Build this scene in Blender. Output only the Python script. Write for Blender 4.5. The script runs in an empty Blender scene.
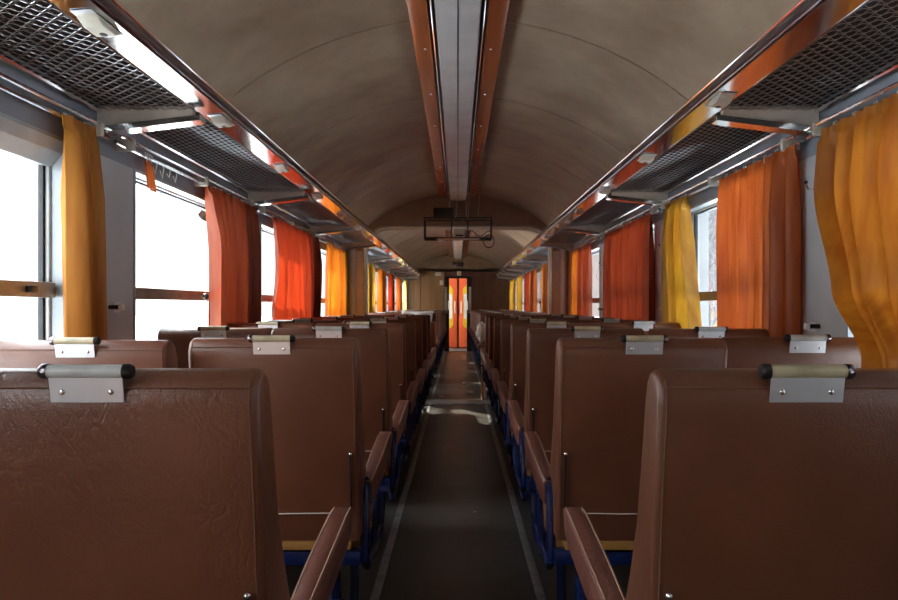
import bpy, bmesh, math, random
from mathutils import Vector, Matrix, noise
random.seed(7)
PI = math.pi
scene = bpy.context.scene
COL = scene.collection
EYE = 1.21
F = 700.0

# ------------------------------------------------------------------ helpers
class MB:
    def __init__(s):
        s.bm = bmesh.new()
    def _merge(s, t):
        me = bpy.data.meshes.new('tmp'); t.to_mesh(me); t.free()
        s.bm.from_mesh(me); bpy.data.meshes.remove(me)
    def box(s, lo, hi, bev=0.0, seg=2, mat=None):
        t = bmesh.new()
        bmesh.ops.create_cube(t, size=1.0)
        for v in t.verts:
            v.co = Vector([(lo[i] + hi[i]) / 2 + v.co[i] * (hi[i] - lo[i]) for i in range(3)])
        if bev > 0:
            bmesh.ops.bevel(t, geom=t.edges[:], offset=bev, segments=seg, profile=0.5, affect='EDGES')
        if mat: t.transform(mat)
        s._merge(t); return s
    def prism(s, poly, axis, a, b, bev=0.0, seg=2, mat=None, sideonly=False):
        """extrude a 2D polygon along an axis: 'x' -> poly=(y,z); 'y' -> poly=(x,z); 'z' -> poly=(x,y)"""
        t = bmesh.new()
        def P(p, c):
            return {'x': (c, p[0], p[1]), 'y': (p[0], c, p[1]), 'z': (p[0], p[1], c)}[axis]
        A = [t.verts.new(P(p, a)) for p in poly]; B = [t.verts.new(P(p, b)) for p in poly]
        n = len(poly)
        fa = t.faces.new(A); fb = t.faces.new(B[::-1])
        for i in range(n):
            j = (i + 1) % n
            t.faces.new([A[j], A[i], B[i], B[j]])
        bmesh.ops.recalc_face_normals(t, faces=t.faces[:])
        if bev > 0:
            ed = list(fa.edges) + list(fb.edges) if sideonly else t.edges[:]
            bmesh.ops.bevel(t, geom=ed, offset=bev, segments=seg, profile=0.5, affect='EDGES')
        if mat: t.transform(mat)
        s._merge(t); return s
    def tube(s, pts, r, n=8, closed=False):
        t = s.bm
        pts = [Vector(p) for p in pts]
        rs = r if isinstance(r, (list, tuple)) else [r] * len(pts)
        tang = []
        for i in range(len(pts)):
            a = pts[max(i - 1, 0)]; b = pts[min(i + 1, len(pts) - 1)]
            if closed:
                a = pts[i - 1]; b = pts[(i + 1) % len(pts)]
            d = b - a
            tang.append(d.normalized() if d.length > 1e-9 else Vector((0, 0, 1)))
        up = Vector((0, 0, 1)) if abs(tang[0].z) < 0.9 else Vector((1, 0, 0))
        u = tang[0].cross(up).normalized()
        rings = []
        for i, p in enumerate(pts):
            u = (u - tang[i] * u.dot(tang[i]))
            u = u.normalized() if u.length > 1e-6 else tang[i].orthogonal().normalized()
            w = tang[i].cross(u)
            rings.append([t.verts.new(p + (u * math.cos(2 * PI * k / n) + w * math.sin(2 * PI * k / n)) * rs[i]) for k in range(n)])
        m = len(rings)
        for i in range(m if closed else m - 1):
            A = rings[i]; B = rings[(i + 1) % m]
            for k in range(n):
                t.faces.new([A[k], A[(k + 1) % n], B[(k + 1) % n], B[k]])
        if not closed:
            t.faces.new(rings[0][::-1]); t.faces.new(rings[-1])
        return s
    def strip(s, path_a, path_b, closed=False):
        t = s.bm
        A = [t.verts.new(p) for p in path_a]; B = [t.verts.new(p) for p in path_b]
        for i in range(len(A) - 1):
            t.faces.new([A[i], A[i + 1], B[i + 1], B[i]])
        return s
    def ball(s, c, r, seg=10, sc=(1, 1, 1)):
        t = bmesh.new(); bmesh.ops.create_uvsphere(t, u_segments=seg, v_segments=max(6, seg // 2 + 1), radius=r)
        t.transform(Matrix.Translation(c) @ Matrix.Diagonal((*sc, 1)))
        s._merge(t); return s
    def build(s, name, mat, parent=None, smooth=True, angle=40, recalc=True):
        if recalc: bmesh.ops.recalc_face_normals(s.bm, faces=s.bm.faces[:])
        me = bpy.data.meshes.new(name)
        if smooth:
            for f in s.bm.faces: f.smooth = True
            la = math.radians(angle)
            for e in s.bm.edges:
                if len(e.link_faces) == 2 and e.calc_face_angle(0) > la: e.smooth = False
        s.bm.to_mesh(me); s.bm.free()
        o = bpy.data.objects.new(name, me); COL.objects.link(o)
        for m in (mat if isinstance(mat, (list, tuple)) else [mat]): me.materials.append(m)
        if parent: o.parent = parent
        return o

def empty(name, loc=(0, 0, 0), rz=0):
    o = bpy.data.objects.new(name, None); COL.objects.link(o)
    o.location = loc; o.rotation_euler = (0, 0, rz); o.empty_display_size = 0.1
    return o
def tag(o, label, cat, group=None):
    o['label'] = label; o['category'] = cat
    if group: o['group'] = group
    return o
def struct(o):
    o['kind'] = 'structure'; return o
def copy_tree(o, parent=None):
    c = o.copy(); COL.objects.link(c)
    if parent: c.parent = parent
    for ch in list(o.children): copy_tree(ch, c)
    return c

# ------------------------------------------------------------------ materials
def newmat(name):
    m = bpy.data.materials.new(name); m.use_nodes = True
    nt = m.node_tree; b = nt.nodes['Principled BSDF']
    return m, nt, b
def N(nt, t, **kw):
    n = nt.nodes.new(t)
    for k, v in kw.items():
        if k in n.inputs.keys() if hasattr(n.inputs, 'keys') else False: n.inputs[k].default_value = v
        else: setattr(n, k, v)
    return n
def plain(name, col, rough=0.5, metal=0.0, var=0.12, scale=12, bump=0.0, bscale=60, coord='Object'):
    m, nt, b = newmat(name)
    b.inputs['Roughness'].default_value = rough; b.inputs['Metallic'].default_value = metal
    tc = nt.nodes.new('ShaderNodeTexCoord')
    nz = nt.nodes.new('ShaderNodeTexNoise'); nz.inputs['Scale'].default_value = scale; nz.inputs['Detail'].default_value = 4
    nt.links.new(tc.outputs[coord], nz.inputs['Vector'])
    rp = nt.nodes.new('ShaderNodeValToRGB')
    rp.color_ramp.elements[0].position = 0.3; rp.color_ramp.elements[1].position = 0.7
    rp.color_ramp.elements[0].color = (*[c * (1 - var) for c in col], 1)
    rp.color_ramp.elements[1].color = (*[min(1, c * (1 + var)) for c in col], 1)
    nt.links.new(nz.outputs['Fac'], rp.inputs['Fac']); nt.links.new(rp.outputs['Color'], b.inputs['Base Color'])
    if bump > 0:
        n2 = nt.nodes.new('ShaderNodeTexNoise'); n2.inputs['Scale'].default_value = bscale; n2.inputs['Detail'].default_value = 3
        nt.links.new(tc.outputs[coord], n2.inputs['Vector'])
        bp = nt.nodes.new('ShaderNodeBump'); bp.inputs['Strength'].default_value = bump; bp.inputs['Distance'].default_value = 0.004
        nt.links.new(n2.outputs['Fac'], bp.inputs['Height']); nt.links.new(bp.outputs['Normal'], b.inputs['Normal'])
    return m

def leather(name, col, rough=0.36, wrinkle=0.5, seed=0.0):
    m, nt, b = newmat(name)
    L = nt.links.new
    tc = nt.nodes.new('ShaderNodeTexCoord')
    oi = nt.nodes.new('ShaderNodeObjectInfo')
    mp = nt.nodes.new('ShaderNodeVectorMath'); mp.operation = 'ADD'
    sc = nt.nodes.new('ShaderNodeVectorMath'); sc.operation = 'SCALE'; sc.inputs['Scale'].default_value = 40.0
    cmb = nt.nodes.new('ShaderNodeCombineXYZ')
    L(oi.outputs['Random'], cmb.inputs[0]); L(oi.outputs['Random'], cmb.inputs[2]); L(cmb.outputs[0], sc.inputs[0])
    L(tc.outputs['Object'], mp.inputs[0]); L(sc.outputs['Vector'], mp.inputs[1])
    V = mp.outputs['Vector']
    # wrinkles: warped ridged noise
    warp = nt.nodes.new('ShaderNodeTexNoise'); warp.inputs['Scale'].default_value = 5; warp.inputs['Detail'].default_value = 3
    L(V, warp.inputs['Vector'])
    wm = nt.nodes.new('ShaderNodeMix'); wm.data_type = 'RGBA'; wm.inputs['Factor'].default_value = 0.22
    L(V, wm.inputs['A']); L(warp.outputs['Color'], wm.inputs['B'])
    map2 = nt.nodes.new('ShaderNodeMapping'); map2.inputs['Scale'].default_value = (52, 52, 19)
    L(wm.outputs['Result'], map2.inputs['Vector'])
    vo = nt.nodes.new('ShaderNodeTexVoronoi'); vo.feature = 'DISTANCE_TO_EDGE'; vo.inputs['Scale'].default_value = 1.0
    L(map2.outputs[0], vo.inputs['Vector'])
    ab = nt.nodes.new('ShaderNodeMath'); ab.operation = 'ABSOLUTE'; L(vo.outputs['Distance'], ab.inputs[0])
    rr = nt.nodes.new('ShaderNodeMapRange'); rr.inputs['From Max'].default_value = 0.16; rr.inputs['To Min'].default_value = 0.0; rr.inputs['To Max'].default_value = 1.0
    L(ab.outputs[0], rr.inputs['Value'])
    msk = nt.nodes.new('ShaderNodeTexNoise'); msk.inputs['Scale'].default_value = 4.5; msk.inputs['Detail'].default_value = 2
    L(V, msk.inputs['Vector'])
    mr = nt.nodes.new('ShaderNodeMapRange'); mr.inputs['From Min'].default_value = 0.30; mr.inputs['From Max'].default_value = 0.68
    L(msk.outputs['Fac'], mr.inputs['Value'])
    grain = nt.nodes.new('ShaderNodeTexVoronoi'); grain.inputs['Scale'].default_value = 380
    L(V, grain.inputs['Vector'])
    # bump 1
    bp = nt.nodes.new('ShaderNodeBump'); bp.inputs['Distance'].default_value = 0.006
    st = nt.nodes.new('ShaderNodeMath'); st.operation = 'MULTIPLY'; st.inputs[1].default_value = wrinkle
    L(mr.outputs[0], st.inputs[0]); L(st.outputs[0], bp.inputs['Strength']); L(rr.outputs[0], bp.inputs['Height'])
    bp2 = nt.nodes.new('ShaderNodeBump'); bp2.inputs['Distance'].default_value = 0.0012; bp2.inputs['Strength'].default_value = 0.35
    L(grain.outputs['Distance'], bp2.inputs['Height']); L(bp.outputs['Normal'], bp2.inputs['Normal'])
    big = nt.nodes.new('ShaderNodeTexNoise'); big.inputs['Scale'].default_value = 3.0; big.inputs['Detail'].default_value = 5
    L(V, big.inputs['Vector'])
    bp3 = nt.nodes.new('ShaderNodeBump'); bp3.inputs['Distance'].default_value = 0.02; bp3.inputs['Strength'].default_value = 0.25
    L(big.outputs['Fac'], bp3.inputs['Height']); L(bp2.outputs['Normal'], bp3.inputs['Normal'])
    L(bp3.outputs['Normal'], b.inputs['Normal'])
    rp = nt.nodes.new('ShaderNodeValToRGB')
    rp.color_ramp.elements[0].position = 0.32; rp.color_ramp.elements[1].position = 0.72
    rp.color_ramp.elements[0].color = (col[0] * .72, col[1] * .68, col[2] * .66, 1)
    rp.color_ramp.elements[1].color = (col[0] * 1.2, col[1] * 1.22, col[2] * 1.25, 1)
    L(big.outputs['Fac'], rp.inputs['Fac'])
    L(rp.outputs['Color'], b.inputs['Base Color'])
    r2 = nt.nodes.new('ShaderNodeMapRange'); r2.inputs['To Min'].default_value = rough - .08; r2.inputs['To Max'].default_value = rough + .14
    L(msk.outputs['Fac'], r2.inputs['Value']); L(r2.outputs[0], b.inputs['Roughness'])
    b.inputs['Specular IOR Level'].default_value = 0.5; b.inputs['Coat Weight'].default_value = .35; b.inputs['Coat Roughness'].default_value = .3
    L(bp3.outputs['Normal'], b.inputs['Coat Normal'])
    return m

def brushed(name, col, rough=0.28, axis=1, metal=1.0):
    m, nt, b = newmat(name); L = nt.links.new
    b.inputs['Metallic'].default_value = metal
    tc = nt.nodes.new('ShaderNodeTexCoord'); mp = nt.nodes.new('ShaderNodeMapping')
    s = [160, 160, 160]; s[axis] = 1.5
    mp.inputs['Scale'].default_value = s
    L(tc.outputs['Object'], mp.inputs['Vector'])
    nz = nt.nodes.new('ShaderNodeTexNoise'); nz.inputs['Scale'].default_value = 1; nz.inputs['Detail'].default_value = 2
    L(mp.outputs[0], nz.inputs['Vector'])
    r = nt.nodes.new('ShaderNodeMapRange'); r.inputs['To Min'].default_value = rough * .9; r.inputs['To Max'].default_value = rough * 1.1
    L(nz.outputs['Fac'], r.inputs['Value']); L(r.outputs[0], b.inputs['Roughness'])
    n2 = nt.nodes.new('ShaderNodeTexNoise'); n2.inputs['Scale'].default_value = 4; n2.inputs['Detail'].default_value = 5
    L(tc.outputs['Object'], n2.inputs['Vector'])
    rp = nt.nodes.new('ShaderNodeValToRGB'); rp.color_ramp.elements[0].position = .3; rp.color_ramp.elements[1].position = .7
    rp.color_ramp.elements[0].color = (*[c * .82 for c in col], 1); rp.color_ramp.elements[1].color = (*col, 1)
    L(n2.outputs['Fac'], rp.inputs['Fac']); L(rp.outputs[0], b.inputs['Base Color'])
    return m

def cloth(name, col, trans=0.5):
    m, nt, b = newmat(name); L = nt.links.new
    nt.nodes.remove(b)
    out = nt.nodes['Material Output']
    tc = nt.nodes.new('ShaderNodeTexCoord')
    mp = nt.nodes.new('ShaderNodeMapping'); mp.inputs['Scale'].default_value = (8, 8, 1.2)
    L(tc.outputs['Object'], mp.inputs['Vector'])
    nz = nt.nodes.new('ShaderNodeTexNoise'); nz.inputs['Scale'].default_value = 2.5; nz.inputs['Detail'].default_value = 4
    L(mp.outputs[0], nz.inputs['Vector'])
    rp = nt.nodes.new('ShaderNodeValToRGB'); rp.color_ramp.elements[0].position = .3; rp.color_ramp.elements[1].position = .72
    rp.color_ramp.elements[0].color = (col[0] * .78, col[1] * .65, col[2] * .6, 1); rp.color_ramp.elements[1].color = (min(1, col[0] * 1.12), min(1, col[1] * 1.25), col[2] * 1.2, 1)
    L(nz.outputs['Fac'], rp.inputs['Fac'])
    wv = nt.nodes.new('ShaderNodeTexNoise'); wv.inputs['Scale'].default_value = 500
    L(tc.outputs['Object'], wv.inputs['Vector'])
    bp = nt.nodes.new('ShaderNodeBump'); bp.inputs['Strength'].default_value = .2; bp.inputs['Distance'].default_value = .001
    L(wv.outputs['Fac'], bp.inputs['Height'])
    d = nt.nodes.new('ShaderNodeBsdfDiffuse'); t = nt.nodes.new('ShaderNodeBsdfTranslucent'); mx = nt.nodes.new('ShaderNodeMixShader')
    L(rp.outputs[0], d.inputs['Color']); L(rp.outputs[0], t.inputs['Color'])
    L(bp.outputs[0], d.inputs['Normal'])
    mx.inputs[0].default_value = trans
    L(d.outputs[0], mx.inputs[1]); L(t.outputs[0], mx.inputs[2])
    gl = nt.nodes.new('ShaderNodeBsdfGlossy'); gl.inputs['Roughness'].default_value = .45; gl.inputs['Color'].default_value = (.9, .8, .7, 1)
    m2 = nt.nodes.new('ShaderNodeMixShader'); m2.inputs[0].default_value = .035
    L(mx.outputs[0], m2.inputs[1]); L(gl.outputs[0], m2.inputs[2]); L(m2.outputs[0], out.inputs['Surface'])
    return m

def glass_mat(name, tint=(.96, .98, .98), refl=.06):
    m, nt, b = newmat(name); L = nt.links.new
    nt.nodes.remove(b); out = nt.nodes['Material Output']
    tr = nt.nodes.new('ShaderNodeBsdfTransparent'); tr.inputs['Color'].default_value = (*tint, 1)
    gl = nt.nodes.new('ShaderNodeBsdfGlossy'); gl.inputs['Roughness'].default_value = .02
    lw = nt.nodes.new('ShaderNodeLayerWeight'); lw.inputs['Blend'].default_value = .5
    pw = nt.nodes.new('ShaderNodeMath'); pw.operation = 'POWER'; pw.inputs[1].default_value = 5; L(lw.outputs['Facing'], pw.inputs[0])
    fr = nt.nodes.new('ShaderNodeMapRange'); fr.inputs['To Min'].default_value = .02; fr.inputs['To Max'].default_value = .5; L(pw.outputs[0], fr.inputs['Value'])
    mx = nt.nodes.new('ShaderNodeMixShader')
    L(fr.outputs[0], mx.inputs[0]); L(tr.outputs[0], mx.inputs[1]); L(gl.outputs[0], mx.inputs[2])
    # dust on the pane
    df = nt.nodes.new('ShaderNodeBsdfDiffuse'); df.inputs['Color'].default_value = (.7, .72, .72, 1)
    tc = nt.nodes.new('ShaderNodeTexCoord'); nz = nt.nodes.new('ShaderNodeTexNoise'); nz.inputs['Scale'].default_value = 3; nz.inputs['Detail'].default_value = 6
    L(tc.outputs['Object'], nz.inputs['Vector'])
    r = nt.nodes.new('ShaderNodeMapRange'); r.inputs['To Min'].default_value = .0; r.inputs['To Max'].default_value = .05
    L(nz.outputs['Fac'], r.inputs['Value'])
    m2 = nt.nodes.new('ShaderNodeMixShader'); L(r.outputs[0], m2.inputs[0]); L(mx.outputs[0], m2.inputs[1]); L(df.outputs[0], m2.inputs[2])
    L(m2.outputs[0], out.inputs['Surface'])
    return m

def wood(name, c1, c2, rough=.3, axis='z', scale=1.0, spec=.5):
    m, nt, b = newmat(name); L = nt.links.new
    tc = nt.nodes.new('ShaderNodeTexCoord'); mp = nt.nodes.new('ShaderNodeMapping')
    s = {'x': (.8, 22, 22), 'y': (22, .8, 22), 'z': (22, 22, .8)}[axis]
    mp.inputs['Scale'].default_value = [v * scale for v in s]
    L(tc.outputs['Object'], mp.inputs['Vector'])
    nz = nt.nodes.new('ShaderNodeTexNoise'); nz.inputs['Scale'].default_value = 1; nz.inputs['Detail'].default_value = 6; nz.inputs['Distortion'].default_value = .6
    L(mp.outputs[0], nz.inputs['Vector'])
    rp = nt.nodes.new('ShaderNodeValToRGB'); rp.color_ramp.elements[0].position = .3; rp.color_ramp.elements[1].position = .7
    rp.color_ramp.elements[0].color = (*c1, 1); rp.color_ramp.elements[1].color = (*c2, 1)
    L(nz.outputs['Fac'], rp.inputs['Fac']); L(rp.outputs[0], b.inputs['Base Color'])
    b.inputs['Roughness'].default_value = rough
    return m

def ceiling_mat():
    m, nt, b = newmat('ribbed_brown_laminate'); L = nt.links.new
    tc = nt.nodes.new('ShaderNodeTexCoord'); sep = nt.nodes.new('ShaderNodeSeparateXYZ'); L(tc.outputs['Object'], sep.inputs[0])
    # fine ribs
    def wave(inp, freq):
        a = nt.nodes.new('ShaderNodeMath'); a.operation = 'MULTIPLY'; a.inputs[1].default_value = freq; L(inp, a.inputs[0])
        c = nt.nodes.new('ShaderNodeMath'); c.operation = 'SINE'; L(a.outputs[0], c.inputs[0]); return c.outputs[0]
    wx = wave(sep.outputs[0], 2 * PI / .012); wy = wave(sep.outputs[1], 2 * PI / .012)
    ad = nt.nodes.new('ShaderNodeMath'); ad.operation = 'MULTIPLY'; L(wx, ad.inputs[0]); L(wy, ad.inputs[1])
    bp = nt.nodes.new('ShaderNodeBump'); bp.inputs['Strength'].default_value = .25; bp.inputs['Distance'].default_value = .002
    L(ad.outputs[0], bp.inputs['Height'])
    # sagging sheet
    n0 = nt.nodes.new('ShaderNodeTexNoise'); n0.inputs['Scale'].default_value = 1.6; n0.inputs['Detail'].default_value = 3
    mp = nt.nodes.new('ShaderNodeMapping'); mp.inputs['Scale'].default_value = (.6, 2.2, .6); L(tc.outputs['Object'], mp.inputs[0]); L(mp.outputs[0], n0.inputs['Vector'])
    b2 = nt.nodes.new('ShaderNodeBump'); b2.inputs['Strength'].default_value = .45; b2.inputs['Distance'].default_value = .05
    L(n0.outputs['Fac'], b2.inputs['Height']); L(bp.outputs[0], b2.inputs['Normal']); L(b2.outputs[0], b.inputs['Normal'])
    # stains
    n1 = nt.nodes.new('ShaderNodeTexNoise'); n1.inputs['Scale'].default_value = 2.2; n1.inputs['Detail'].default_value = 7; n1.inputs['Roughness'].default_value = .6
    L(tc.outputs['Object'], n1.inputs['Vector'])
    rp = nt.nodes.new('ShaderNodeValToRGB'); rp.color_ramp.elements[0].position = .3; rp.color_ramp.elements[1].position = .72
    rp.color_ramp.elements[0].color = (.25, .175, .122, 1); rp.color_ramp.elements[1].color = (.43, .335, .245, 1)
    L(n1.outputs['Fac'], rp.inputs['Fac'])
    L(rp.outputs[0], b.inputs['Base Color'])
    b.inputs['Roughness'].default_value = .30
    return m

def floor_mat():
    m, nt, b = newmat('worn_dark_lino'); L = nt.links.new
    tc = nt.nodes.new('ShaderNodeTexCoord')
    n1 = nt.nodes.new('ShaderNodeTexNoise'); n1.inputs['Scale'].default_value = 3; n1.inputs['Detail'].default_value = 8; n1.inputs['Roughness'].default_value = .65
    L(tc.outputs['Object'], n1.inputs['Vector'])
    rp = nt.nodes.new('ShaderNodeValToRGB'); rp.color_ramp.elements[0].position = .3; rp.color_ramp.elements[1].position = .75
    rp.color_ramp.elements[0].color = (.035, .034, .030, 1); rp.color_ramp.elements[1].color = (.095, .088, .074, 1)
    L(n1.outputs['Fac'], rp.inputs['Fac'])
    n2 = nt.nodes.new('ShaderNodeTexNoise'); n2.inputs['Scale'].default_value = 45; n2.inputs['Detail'].default_value = 3
    L(tc.outputs['Object'], n2.inputs['Vector'])
    r2 = nt.nodes.new('ShaderNodeMapRange'); r2.inputs['From Min'].default_value = .70; r2.inputs['From Max'].default_value = .76
    L(n2.outputs['Fac'], r2.inputs['Value'])
    mx = nt.nodes.new('ShaderNodeMix'); mx.data_type = 'RGBA'; L(r2.outputs[0], mx.inputs['Factor']); L(rp.outputs[0], mx.inputs['A']); mx.inputs['B'].default_value = (.25, .24, .2, 1)
    L(mx.outputs['Result'], b.inputs['Base Color'])
    r = nt.nodes.new('ShaderNodeMapRange'); r.inputs['To Min'].default_value = .2; r.inputs['To Max'].default_value = .55
    L(n1.outputs['Fac'], r.inputs['Value']); L(r.outputs[0], b.inputs['Roughness'])
    bp = nt.nodes.new('ShaderNodeBump'); bp.inputs['Strength'].default_value = .2; bp.inputs['Distance'].default_value = .01
    n3 = nt.nodes.new('ShaderNodeTexNoise'); n3.inputs['Scale'].default_value = 9; L(tc.outputs['Object'], n3.inputs['Vector'])
    L(n3.outputs['Fac'], bp.inputs['Height']); L(bp.outputs[0], b.inputs['Normal'])
    return m

M = {}
M['leather'] = leather('brown_leatherette', (.175, .061, .031), .36, .05)
M['creased'] = leather('creased_brown_leatherette', (.175, .060, .031), .33, .17)
M['arm'] = leather('armrest_leatherette', (.17, .058, .042), .34, .25)
M['cushion'] = leather('ochre_cushion_cover', (.36, .17, .055), .6, .3)
M['rust'] = leather('rust_brown_cover', (.30, .10, .03), .5, .4)
M['seam'] = plain('pale_thread', (.42, .27, .18), .7, var=.2)
M['thread'] = plain('brown_thread', (.20, .085, .05), .6, var=.2)
M['cord'] = plain('white_elastic_cord', (.75, .72, .66), .6)
M['ply'] = wood('ochre_plywood', (.36, .18, .045), (.50, .27, .08), .5, 'x')
M['blue'] = plain('blue_enamel', (.007, .018, .09), .25, var=.25, scale=20)
M['alu'] = brushed('brushed_aluminium', (.92, .92, .93), .26, 1, .35)
M['alux'] = brushed('worn_aluminium_plate', (.80, .81, .85), .45, 0, .7)
M['chrome'] = plain('chrome', (.8, .8, .82), .12, 1.0, .08)
M['mirror'] = brushed('polished_aluminium_band', (.70, .69, .68), .14, 1)
M['rail'] = plain('dark_polished_rail', (.20, .17, .18), .2, .9, .15)
M['black'] = plain('black_plastic', (.012, .012, .013), .4, var=.2)
M['tubegrey'] = plain('grey_plastic_sleeve', (.60, .62, .61), .22, var=.1, scale=30)
M['tubetan'] = plain('yellowed_plastic_sleeve', (.52, .45, .30), .35, var=.15, scale=30)
M['beige'] = plain('beige_enamel', (.56, .52, .43), .4, var=.12, scale=8, bump=.1, bscale=40)
M['bracket'] = plain('fawn_enamel_web', (.60, .52, .44), .45, var=.1)
M['wall'] = plain('grey_wall_laminate', (.46, .47, .49), .38, var=.12, scale=3, bump=.12, bscale=220)
M['arch'] = plain('pale_grey_arch_enamel', (.64, .66, .70), .3, var=.08, scale=3)
M['arch'].node_tree.nodes['Principled BSDF'].inputs['Coat Weight'].default_value = 1.0
M['wallhead'] = plain('slate_grey_header_enamel', (.22, .24, .28), .35, var=.12, scale=4)
M['frame'] = plain('window_frame_aluminium', (.55, .58, .60), .35, .7, .1)
M['lining'] = plain('pale_lining_enamel', (.36, .40, .43), .3, .2, .1)
M['bar'] = plain('bronze_window_bar', (.30, .25, .19), .38, .6, .2)
M['rubber'] = plain('black_rubber_gasket', (.02, .022, .025), .6)
M['glass'] = glass_mat('window_glass')
M['ceil'] = ceiling_mat()
M['ceilshade'] = plain('painted_shade_brown', (.035, .030, .028), .6, var=.2)  # shade above the racks and in the channel gap, put into the colour
M['cove'] = M['ceilshade']
M['floor'] = floor_mat()
M['strip'] = plain('scuffed_floor_strip', (.34, .34, .34), .4, .6, .3, 14)
M['trimwood'] = wood('varnished_red_wood', (.26, .062, .018), (.40, .115, .034), .22, 'y', .6)
M['walnut'] = wood('sun_toned_walnut_laminate', (.22, .12, .062), (.36, .21, .12), .35, 'z', .8)
M['mahog'] = wood('mahogany_laminate', (.085, .036, .026), (.13, .06, .042), .3, 'z', .8)
M['red'] = cloth('red_curtain_cloth', (.30, .026, .007), .46)
M['redor'] = cloth('vermilion_curtain_cloth', (.50, .10, .016), .42)
M['orange'] = cloth('orange_curtain_cloth', (.56, .14, .010), .5)
M['gold'] = cloth('gold_curtain_cloth', (.56, .27, .022), .42)
M['tan'] = cloth('faded_gold_curtain_cloth', (.46, .148, .013), .32)
M['deepred'] = cloth('deep_red_curtain_cloth', (.33, .042, .012), .34)
M['brick'] = cloth('brick_red_curtain_cloth', (.27, .042, .014), .22)
M['striped'] = cloth('brown_gold_curtain_cloth', (.44, .17, .030), .16)
M['pale'] = cloth('pale_yellow_curtain_cloth', (.82, .58, .20), .6)
M['doororange'] = plain('orange_door_enamel', (.80, .14, .05), .35, var=.06)
M['yellow'] = plain('yellow_door_marking', (.75, .52, .03), .4, var=.05)
M['white'] = plain('white_plastic', (.75, .74, .68), .4, var=.05)
M['snow'] = plain('snow', (.80, .83, .86), .8, var=.06, scale=.6, bump=.3, bscale=2)
M['bark'] = plain('frosted_bark', (.10, .10, .11), .9, var=.25, scale=6)
M['paper'] = plain('paper_and_seat_shine', (.7, .7, .68), .8)
M['foam'] = plain('torn_foam', (.72, .66, .52), .9, var=.2, scale=20, bump=.6, bscale=30)
M['sticker'] = plain('window_decal', (.28, .50, .52), .6, var=.6, scale=60)
M['wire'] = plain('rack_wire', (.36, .36, .37), .3, .8, .1)

# ------------------------------------------------------------------ setting
W = 1.42           # inner half-width
Y0, Y1 = -5.15, 18.67
ZC = EYE + 1.38    # crown of the ceiling
RC = 1.75
def zc(x):
    x = abs(x)
    if x > 1.17: return zc(1.17) + (EYE + .80 - zc(1.17)) * (x - 1.17) / (W + .02 - 1.17)
    return ZC - (RC - math.sqrt(RC * RC - x * x))
NEAR = [-1.16, .81, 2.78, 4.75, 6.72]
FAR = [8.87, 10.82, 12.77, 14.72, 16.67]
BAYS = [(-5.1, -3.13), (-3.13, -1.16)] + [(b, b + 1.97) for b in NEAR[:-1]] + [(6.72, 8.60)] + [(b, b + 1.95) for b in FAR]  # first two bays: unseen windows added behind the camera to light seat backs
def opening(b): return b[0] + .28, min(b[0] + (1.74 if b[0] == .81 else 1.66), b[1] - .2)
ZS, ZT = .86, EYE + .60      # sill and head of the window openings
ZW = EYE + .70               # where the wall meets the cove

struct(MB().box((-W - .17, Y0, -.1), (W + .17, Y1, 0)).build('floor', M['floor']))
# ceiling: curved sheet with welded seams
def ceil_strip(name, x0, x1, n, mat, dz=0, ya=Y0, yb=Y1):
    mb = MB(); xs = [x0 + (x1 - x0) * i / n for i in range(n + 1)]
    mb.strip([(x, ya, zc(x) + dz) for x in xs], [(x, yb, zc(x) + dz) for x in xs])
    o = mb.build(name, mat, recalc=False)
    md = o.modifiers.new('t', 'SOLIDIFY'); md.thickness = .02; md.offset = 1
    return o
cei = struct(ceil_strip('ceiling', -1.17, 1.17, 40, M['ceil']))
sm = MB()
ys = [3.36 + 1.24 * k for k in range(-3, 13)]
for y in ys:
    if 8.3 < y < 9: continue
    xs = [-1.165 + 2.33 * i / 30 for i in range(31)]
    sm.strip([(x, y - .008, zc(x) - .0025) for x in xs], [(x, y + .008, zc(x) - .0025) for x in xs])
so = sm.build('seam_strip', M['ceil'], cei, recalc=False)
md = so.modifiers.new('t', 'SOLIDIFY'); md.thickness = .0025; md.offset = 1
struct(ceil_strip('trim_1', -W - .02, -1.17, 10, M['ceilshade']))  # ceiling edge over the rack, painted dark as its shade
struct(ceil_strip('trim_2', 1.17, W + .02, 10, M['ceilshade']))

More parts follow.
